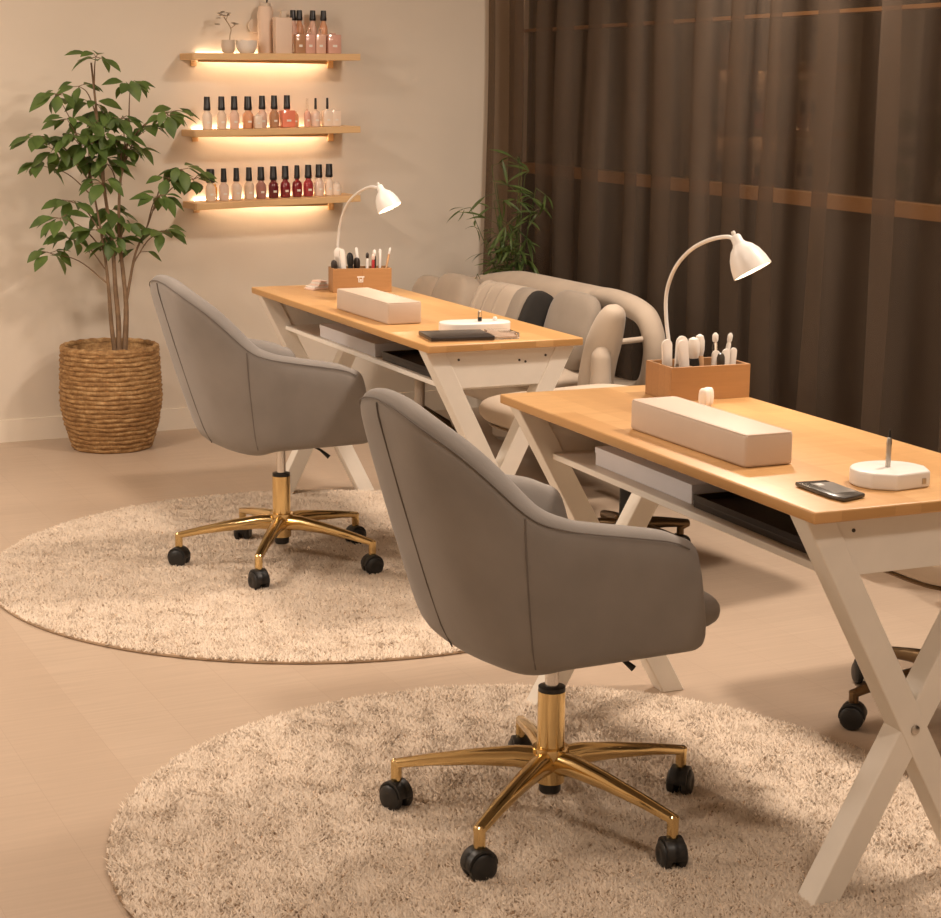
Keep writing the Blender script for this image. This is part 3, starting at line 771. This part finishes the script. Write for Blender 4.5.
def bamboo():
    bx, by = 3.43, 6.60
    r_ = random.Random(11)
    pt = empty('plant_pot', (bx, by, 0), 0, 'plain pot in the corner behind the sofa holding the wispy plant', 'pot')
    MB().lathe([(.06, 0), (.08, .02), (.09, .28), (.082, .285), (.075, .245), (.0, .245)], 28, cap=False).build('pot_body', 'ceramic', pt)
    T = empty('bamboo_palm', (bx, by, .25), 0, 'wispy dark green bamboo plant in the corner between sofa and curtain', 'plant')
    st = MB(); lv = MB()
    for k in range(15):
        a = r_.uniform(0, 2*PI); h = r_.uniform(.45, .93); sp = r_.uniform(.05, .22)
        tip = Vector((math.cos(a)*sp*.9-.03, math.sin(a)*sp*1.0-.07, h))
        if tip.x > .03: tip.x = .03
        p = spline([(0, 0, 0), (tip.x*.25, tip.y*.25, h*.5), tip], 8)
        st.tube(p, [.0035-.0025*i/len(p) for i in range(len(p))], 6)
        for q in range(9):
            t = p[min(len(p)-1, 5+q*11//8)]
            b = r_.uniform(0, 2*PI); d = Vector((math.cos(b), math.sin(b), r_.uniform(-.7, .5)))
            e = t+d*.045; st.tube([t, e], .0013, 5)
            for w in range(3):
                dd = (d+Vector((r_.uniform(-.8, .8), r_.uniform(-.8, .8), r_.uniform(-.7, .4)))).normalized()
                ln = r_.uniform(.06, .12)
                q1 = e
                if q1.x+dd.x*ln > .06: dd.x = -abs(dd.x)
                leaf_geo(lv, q1, dd, Vector((r_.uniform(-.5, .5), -.5, 1)), ln, ln*.13, .3)
    st.build('stems', 'leaf_thin', T); lv.build('foliage', 'leaf_thin', T, angle=180)
bamboo()

# ------------------------------------------------------------------ things on the tables
ZT = .7502
def tl(tab, u, v):                # table-top local -> world
    (ox, oy), a, W, Ln = tab; c, s = math.cos(a), math.sin(a)
    return (ox+c*u-s*v, oy+s*u+c*v)
def hand_rest(c, rotz, ln, wd, ht, label):
    T = empty('hand_rest', (*c, ZT), rotz, label, 'hand rest', 'beige hand rests on the tables')
    MB().box(-wd/2, wd/2, -ln/2, ln/2, 0, ht).build('padded_block', 'pad', T, bevel=.007, seg=3)
    e = .0075; z = ht-.010
    for zz in (ht-.0018,):
        P = [(-wd/2+.0018, -ln/2+e), (-wd/2+.0018, ln/2-e), (-wd/2+e, ln/2-.0018), (wd/2-e, ln/2-.0018), (wd/2-.0018, ln/2-e), (wd/2-.0018, -ln/2+e), (wd/2-e, -ln/2+.0018), (-wd/2+e, -ln/2+.0018), (-wd/2+.0018, -ln/2+e)]
        MB().tube([(a, b, zz) for a, b in P], .0014, 6).build('seam_piping', 'pad', T)
hand_rest((1.970, 2.945), -.02, .43, .108, .064, 'long beige hand rest on the near table in front of the pen box')
hand_rest((2.172, 5.085), -.01, .42, .110, .066, 'beige hand rest on the far table in front of the pen box')

def pen_box(c, rotz, w, d, h, label, icon=False):
    T = empty('pen_box', (*c, ZT), rotz, label, 'box', 'bamboo pen boxes')
    t = .007
    MB().box(-w/2, w/2, -d/2, -d/2+t, 0, h).build('front_panel', 'bamboo', T, bevel=.001, smooth=False)
    MB().box(-w/2, w/2, d/2-t, d/2, 0, h).build('back_panel', 'bamboo', T, bevel=.001, smooth=False)
    MB().box(-w/2, -w/2+t, -d/2+t, d/2-t, 0, h).build('end_panel', 'bamboo', T, bevel=.001, smooth=False)
    MB().box(w/2-t, w/2, -d/2+t, d/2-t, 0, h).build('end_panel', 'bamboo', T, bevel=.001, smooth=False)
    MB().box(-w/2+t, w/2-t, -d/2+t, d/2-t, 0, t).build('bottom_panel', 'bamboo', T, smooth=False)
    MB().box(-w*.12, -w*.12+.005, -d/2+t, d/2-t, t, h-.008).build('divider', 'bamboo', T, smooth=False)
    if icon:
        m = MB()
        x0 = -w*.07; z0 = h*.42; s = .017
        y_ = -d/2
        for (a, b, c_, e) in [(0, s, 0, .003), (0, .003, 0, s), (s-.003, s, 0, s), (-.004, s+.004, s-.001, s+.004), (.005, s-.005, .005, .011)]:
            m.box(x0+a, x0+b, y_-.0008, y_+.0004, z0+c_, z0+e)
        m.build('white_icon', 'white', T, smooth=False)
    return T
BN = (2.284, 3.466); BF = (2.390, 5.752)
pen_box(BN, -.07, .205, .125, .078, 'bamboo pen box full of tools on the near table')
pen_box(BF, -.20, .205, .09, .082, 'bamboo pen box with white icon on the far table', True)

def tool(kind, base, box, boxrot, dx, dy, ln, tilt, az, wd, mats, name, label, cat, group):
    """a tool standing in a pen box: dx, dy inside the box, tilt from vertical towards az"""
    c, s = math.cos(boxrot), math.sin(boxrot)
    loc = (box[0]+c*dx-s*dy, box[1]+s*dx+c*dy, ZT+.0075)
    T = empty(name, loc, 0, label, cat, group)
    T.rotation_euler = (Matrix.Rotation(az+boxrot, 4, 'Z') @ Matrix.Rotation(tilt, 4, 'Y') @ Matrix.Rotation(-az-boxrot, 4, 'Z')).to_euler()
    if kind == 'file':
        n = 10; hw = wd/2
        P = [(-hw*.8, 0), (hw*.8, 0)]+[(hw, ln-hw)]+[(hw*math.cos(t), ln-hw+hw*math.sin(t)) for t in [PI*j/n for j in range(1, n)]]+[(-hw, ln-hw)]
        MB().xzprism(P, -.003, .003).build('board', mats[0], T, bevel=.001)
        if len(mats) > 1: MB().xzprism([(-hw*.85, 0), (hw*.85, 0), (hw*.9, ln*.5), (-hw*.9, ln*.5)], -.0035, .0035).build('lower_half', mats[1], T)
    elif kind == 'brush':
        MB().lathe([(wd*.3, 0), (wd*.42, ln*.2), (wd*.5, ln*.5), (wd*.42, ln*.62)], 14).build('handle', mats[0], T)
        MB().lathe([(wd*.40, ln*.62), (wd*.55, ln*.72), (wd*.56, ln*.88), (wd*.4, ln*.97), (wd*.1, ln)], 14).build('tip', mats[1], T)
    elif kind == 'pen':
        MB().lathe([(wd*.4, 0), (wd*.5, .01), (wd*.5, ln*.8), (wd*.35, ln*.84)], 12).build('barrel', mats[0], T)
        MB().lathe([(wd*.42, ln*.84), (wd*.55, ln*.88), (wd*.55, ln*.96), (wd*.2, ln)], 12).build('cap', mats[1], T)
    return T
g = 'manicure tools in the near pen box'
tool('file', 0, BN, -.07, -.072, .01, .125, .05, PI, 0.0269, ['offwhite', 'cork'], 'nail_file', 'leftmost white rounded nail file in the near pen box', 'nail file', g)
tool('file', 0, BN, -.07, -.040, .02, .130, -.06, PI, 0.0307, ['offwhite', 'metal'], 'nail_file', 'white nail file partly behind the lamp pole in the near pen box', 'nail file', g)
tool('file', 0, BN, -.07, -.034, -.01, .126, .12, PI, 0.0282, ['offwhite'], 'nail_file', 'widest white nail file, leaning left, in the near pen box', 'nail file', g)
tool('brush', 0, BN, -.07, -.004, .005, .128, .06, PI, 0.026, ['black', 'offwhite'], 'dust_brush', 'black handled brush with white round tip in the near pen box', 'brush', g)
tool('brush', 0, BN, -.07, .016, .02, .132, .02, PI, 0.021, ['cork', 'offwhite'], 'dust_brush', 'tan handled brush with white head, centre of the near pen box', 'brush', g)
tool('file', 0, BN, -.07, .034, -.012, .098, .06, 0, 0.0205, ['offwhite', 'red'], 'nail_file', 'short white file with dark red foot in the near pen box', 'nail file', g)
tool('pen', 0, BN, -.07, .050, .012, .135, .0, 0, 0.013, ['clear', 'white'], 'glass_pen', 'clear tube pen with white cap in the near pen box', 'pen', g)
tool('brush', 0, BN, -.07, .054, -.012, .092, .04, PI, 0.020, ['red', 'slate'], 'cuticle_brush', 'short red and dark brush at the foot of the clear tube pen', 'brush', g)
tool('pen', 0, BN, -.07, .068, .01, .135, .16, 0, 0.011, ['offwhite', 'white'], 'applicator_pen', 'slanting white pen at the right of the near pen box', 'pen', g)
tool('file', 0, BN, -.07, .062, -.012, .100, .05, 0, 0.0218, ['offwhite'], 'nail_file', 'short white file below the slanting pen in the near pen box', 'nail file', g)
tool('file', 0, BN, -.07, .080, -.012, .102, .06, 0, 0.0166, ['offwhite'], 'nail_file', 'rightmost short white file in the near pen box', 'nail file', g)
g = 'manicure tools in the far pen box'
r2 = -.20
tool('file', 0, BF, r2, -.070, .012, .142, .03, PI, .030, ['offwhite'], 'nail_file', 'broad white file at the left of the far pen box', 'nail file', g)
tool('file', 0, BF, r2, -.052, -.01, .140, -.10, 0, .020, ['offwhite', 'white'], 'nail_file', 'slanting white file beside the broad one in the far pen box', 'nail file', g)
tool('brush', 0, BF, r2, -.088, -.012, .102, .05, PI, .020, ['slate', 'dark'], 'dust_brush', 'dark brush at the left end of the far pen box', 'brush', g)
tool('brush', 0, BF, r2, -.030, -.005, .126, .05, PI, .021, ['black', 'black'], 'dust_brush', 'tall black pointed brush in the far pen box', 'brush', g)
tool('brush', 0, BF, r2, -.008, .005, .108, .02, PI, .021, ['black', 'dark'], 'dust_brush', 'short black brush near the middle of the far pen box', 'brush', g)
tool('file', 0, BF, r2, .004, .015, .142, -.10, 0, .011, ['white'], 'nail_file', 'thin white curved file, middle of the far pen box', 'nail file', g)
tool('pen', 0, BF, r2, .024, .0, .125, .02, 0, .010, ['offwhite', 'dark'], 'applicator_pen', 'white pen with dark cap in the far pen box', 'pen', g)
tool('pen', 0, BF, r2, .042, -.008, .120, .03, 0, .011, ['red', 'swatch'], 'applicator_pen', 'red pen with pink cap in the far pen box', 'pen', g)
tool('pen', 0, BF, r2, .054, .008, .134, .01, PI, .011, ['dark', 'white'], 'applicator_pen', 'dark pen with white cap in the far pen box', 'pen', g)
tool('file', 0, BF, r2, .070, .010, .136, .02, 0, .010, ['white'], 'nail_file', 'thin straight white file at the right of the far pen box', 'nail file', g)
tool('pen', 0, BF, r2, .076, -.01, .145, .20, 0, .008, ['cork', 'white'], 'applicator_pen', 'slanting thin pen with white ball end in the far pen box', 'pen', g)

def desk_lamp(base, rotz, H, arc, tip, tilt, label, scale=1.0):
    """local +x is the direction the arm swings to"""
    T = empty('desk_lamp', (*base, ZT), rotz, label, 'lamp', 'white gooseneck desk lamps')
    MB().lathe([(.035, 0), (.036, .006), (.03, .010), (.008, .014)], 28).build('lamp_base', 'white', T)
    sp = spline(arc, 10)
    MB().tube(sp, .0046, 10).build('gooseneck_arm', 'white', T)
    rot = Matrix.Translation(Vector(tip)) @ tilt
    S = scale
    MB().lathe([(.0085*S, .012*S), (.012*S, .008*S), (.013*S, -.006*S), (.0165*S, -.012*S), (.026*S, -.02*S), (.036*S, -.036*S), (.0425*S, -.056*S), (.046*S, -.078*S), (.0435*S, -.078*S), (.040*S, -.056*S), (.033*S, -.036*S), (.022*S, -.022*S), (.004*S, -.016*S)], 36, cap=False).xf(rot).build('lamp_shade', 'white', T)
    MB().lathe([(.003, .012*S), (.005, .016*S), (.004, .022*S)], 12).xf(rot).build('finial', 'white', T)
    MB().lathe([(.006, -.02), (.010, -.03), (.018, -.045), (.020, -.056), (.012, -.066), (.002, -.069)], 18).xf(Matrix.Translation(Vector(tip)) @ tilt @ Matrix.Scale(S, 4)).build('bulb', 'bulb', T)
    p = Vector(tip)+tilt.to_3x3() @ Vector((0, 0, -.070*S))
    ld = bpy.data.lights.new('desk_lamp_light', 'SPOT'); ld.energy = LAMP; ld.color = (1, .80, .56); ld.spot_size = 2.3; ld.spot_blend = .6; ld.shadow_soft_size = .018
    lo = bpy.data.objects.new('lamp_light', ld); C.objects.link(lo); lo.parent = T; lo.matrix_local = Matrix.Translation(p) @ tilt
    return T
LAMP = 2.6
def tilt_to(v):      # rotation carrying -z to v
    return Vector((0, 0, -1)).rotation_difference(Vector(v).normalized()).to_matrix().to_4x4()
# near lamp: swings along -y.  local +x = world -y when rotz = -90 deg
desk_lamp((2.287, 3.585), math.radians(-95.8), .4, [(0, 0, .012), (-.010, 0, .085), (-.034, 0, .160), (-.036, 0, .224), (.004, 0, .284), (.076, 0, .331), (.162, 0, .361), (.246, 0, .376), (.286, 0, .374)],
          (.297, 0, .373), tilt_to((.38, .34, -.86)), 'near white gooseneck lamp behind the pen box in front of the curtain', .98)
desk_lamp((2.352, 5.845), -PI/2, .4, [(.01, -.0, .012), (.012, -.012, .06), (.011, -.012, .135), (.035, -.012, .224), (.099, -.012, .297), (.197, -.012, .343), (.301, -.012, .368), (.372, -.012, .369)],
          (.388, -.012, .368), tilt_to((.36, .31, -.87)), 'far white gooseneck lamp behind the pen box in front of the back wall', .92)

# tooth-shaped sponge, swatches
T = empty('tooth_sponge', (2.216, 3.325, ZT), .5, 'small cream tooth shaped block in front of the near pen box', 'block')
m = MB()
for dx in (-.009, .009): m.add([(p[0]+dx, p[1], p[2]+.022) for p in cushion(.021, .022, .044, n=8)[0]], cushion(.021, .022, .044, n=8)[1])
m.build('block_body', 'offwhite', T, angle=180)
T = empty('swatch_stack', (2.270, 5.855, ZT), .3, 'stack of pale pink colour swatches left of the far pen box', 'swatches')
for k, (dx, dy, w_) in enumerate([(0, 0, .07), (.006, .004, .065), (.014, .004, .045), (.016, .006, .035), (.018, .006, .03)]):
    MB().box(dx-w_/2, dx+w_/2, dy-.025, dy+.025, k*.006, k*.006+.0055).build('swatch_plate', 'swatch' if k % 2 == 0 else 'offwhite', T, bevel=.001, smooth=False)
# near device: D-shaped white stand with a rod
T = empty('pen_stand', (2.079, 2.525, ZT), -.10, 'white D shaped stand with an upright metal rod on the near table', 'stand')
P = [(-.072, -.055)]
P = []
for k in range(25):
    t = -1.05*PI/2-.25+(-1)*k/24*PI*1.02
    P.append((.005+.075*math.cos(t), .005+.062*math.sin(t)))
P = [(-.022, -.066), (.056, -.052), (.072, -.01)]+[(.0+.070*math.cos(t), .0+.060*math.sin(t)) for t in [PI*(.02+.98*k/16) for k in range(17)]]+[(-.070, -.015), (-.058, -.042)]
MB().prism(P, 0, .030).build('stand_body', 'white', T, bevel=.004, seg=3, angle=30)
MB().box(.036, .044, -.0572, -.0535, .008, .018).build('side_slot', 'metal', T, smooth=False)
MB().lathe([(.0048, .03), (.0048, .07), (.0052, .072), (.0042, .082), (.003, .084)], 14).build('rod', 'metal', T)
MB().lathe([(.0022, .084), (.0028, .088), (.0012, .098)], 10).build('rod_tip', 'black', T)
T = empty('card_tray', (1.934, 2.490, ZT), -.10, 'flat dark grey card holder beside the white D shaped stand', 'card holder')
MB().prism([(-.035, .075), (.028, .072), (.036, -.045), (-.02, -.066), (-.030, -.03)], .001, .009).build('tray_body', 'slate', T, bevel=.003)
MB().box(-.016, .028, -.030, .052, .0088, .0094).build('glass_plate', 'metal', T, smooth=False)
MB().box(-.012, .0, .03, .045, .0094, .0100).build('white_sticker', 'white', T, smooth=False)
# far device
T = empty('notebook', (2.175, 4.545, ZT), -.18, 'closed black notebook lying on the far table under the white tray', 'notebook')
MB().box(-.085, .10, -.07, .075, .002, .014).build('cover', 'dark', T, bevel=.003)
MB().box(-.083, .097, -.069, .073, .0005, .002).build('page_edge', 'cork', T, smooth=False)
T = empty('acrylic_ruler', (2.313, 4.520, ZT), -.12, 'clear acrylic block with pale end beside the black notebook', 'block')
MB().box(-.036, .036, -.05, .05, 0, .018).build('acrylic_body', 'clear', T, bevel=.002)
MB().box(-.03, .03, -.045, .045, .004, .008).build('pale_insert', 'skin_card', T, smooth=False)
T = empty('oval_tray', (2.300, 4.668, ZT), -.14, 'white oval tray with upright rod beside the black notebook', 'tray')
P = [(.055+.052*math.cos(t), .052*math.sin(t)) for t in [-PI/2+PI*k/14 for k in range(15)]]+[(-.055+.052*math.cos(t), .052*math.sin(t)) for t in [PI/2+PI*k/14 for k in range(15)]]
MB().prism(P, 0, .028).build('tray_body', 'white', T, bevel=.004, seg=3, angle=30)
MB().lathe([(.0055, .0282), (.0055, .058), (.003, .060)], 14, (.012, -.01, 0)).build('rod', 'clear', T)
MB().lathe([(.0062, .030), (.0062, .041)], 14, (.012, -.01, 0)).build('black_band', 'black', T)
MB().add([(p[0]+.062, p[1], p[2]+.034) for p in cushion(.013, .013, .013, pw=1, n=8)[0]], cushion(.013, .013, .013, pw=1, n=8)[1]).build('white_bead', 'white', T)

# things on the under-shelves
ZS = .6205
def tray(tab, u, v, w, d, h, mat, name, label, cat, grp):
    T = empty(name, (*tl(tab, u, v), ZS), tab[1], label, cat, grp)
    m = MB(); t = .004
    m.box(-w/2, w/2, -d/2, d/2, 0, h)
    m.build('carton' if mat != 'dark' else 'tray_body', mat, T, bevel=.002, smooth=False)
    if mat != 'dark':
        MB().box(-w/2-.0012, w/2+.0012, -d/2-.0012, d/2+.0012, h-.012, h+.0012).build('lid', mat, T, smooth=False, bevel=.001)
    else:
        for (a, b, c_, e) in [(-w/2, w/2, -d/2, -d/2+t), (-w/2, w/2, d/2-t, d/2), (-w/2, -w/2+t, -d/2+t, d/2-t), (w/2-t, w/2, -d/2+t, d/2-t)]:
            MB().box(a, b, c_, e, h, h+.012).build('rim', mat, T, smooth=False)
tray(TN, .226, .82, .20, .42, .040, 'paperwhite', 'storage_carton', 'flat white carton on the shelf under the near table', 'box', 'white cartons under the tables')
tray(TN, .228, .36, .22, .46, .014, 'dark', 'document_tray', 'flat black tray on the shelf under the near table', 'tray', 'black trays under the tables')
tray(TF, .205, .92, .19, .50, .040, 'paperwhite', 'storage_carton', 'flat white carton on the shelf under the far table', 'box', 'white cartons under the tables')
tray(TF, .21, .38, .20, .46, .014, 'dark', 'document_tray', 'flat black tray on the shelf under the far table', 'tray', 'black trays under the tables')

# ------------------------------------------------------------------ lights
def area(name, loc, size, energy, col=(1, .84, .70), target=None, shape='DISK', sy=None):
    d = bpy.data.lights.new(name, 'AREA'); d.energy = energy; d.color = col; d.shape = shape; d.size = size
    if sy: d.size_y = sy
    o = bpy.data.objects.new(name, d); C.objects.link(o); o.location = loc
    if target is not None:
        o.rotation_euler = (Vector(target)-Vector(loc)).to_track_quat('-Z', 'Y').to_euler()
    return o
for k, (x, y, e) in enumerate([(.9, 2.5, 11), (.1, 4.7, 12), (.3, 5.6, 36), (3.12, 2.9, 46), (3.08, 4.7, 50), (1.9, .7, 23)]):
    area('ceiling_lamp', (x, y, ZC-.02), .35, e)
area('left_fill', (XL+.2, 4.6, 1.75), .4, 24, (1, .86, .72), (1.5, 4.5, .7))  # added soft fill from the left side, no fixture behind it
wd = bpy.data.worlds.new('night'); sc.world = wd; wd.use_nodes = True
wd.node_tree.nodes['Background'].inputs[0].default_value = (.02, .022, .03, 1); wd.node_tree.nodes['Background'].inputs[1].default_value = .3

# ------------------------------------------------------------------ camera
f_, pitch, yaw, roll, Hc = 1800.0, .2033, .4563, .0111, 1.4422
cy, sy = math.cos(yaw), math.sin(yaw); cp, sp_ = math.cos(pitch), math.sin(pitch)
fw = Vector((sy*cp, cy*cp, -sp_)); rt = Vector((cy, -sy, 0)); up = rt.cross(fw)
cr, sr = math.cos(roll), math.sin(roll)
r2_ = rt*cr+up*sr; u2 = -rt*sr+up*cr
cam = bpy.data.cameras.new('camera'); co = bpy.data.objects.new('camera', cam); C.objects.link(co)
cam.sensor_width = 36; cam.sensor_fit = 'HORIZONTAL'; cam.lens = f_/941*36; cam.clip_start = .05
mw = Matrix((r2_, u2, -fw)).transposed().to_4x4(); mw.translation = (0, 0, Hc); co.matrix_world = mw
sc.camera = co
sc.view_settings.view_transform = 'Standard'; sc.view_settings.look = 'None'; sc.view_settings.gamma = 1; sc.view_settings.use_curve_mapping = False
sc.view_settings.exposure = 0.07
sc.cycles.max_bounces = 8; sc.cycles.transparent_max_bounces = 16; sc.cycles.use_denoising = True
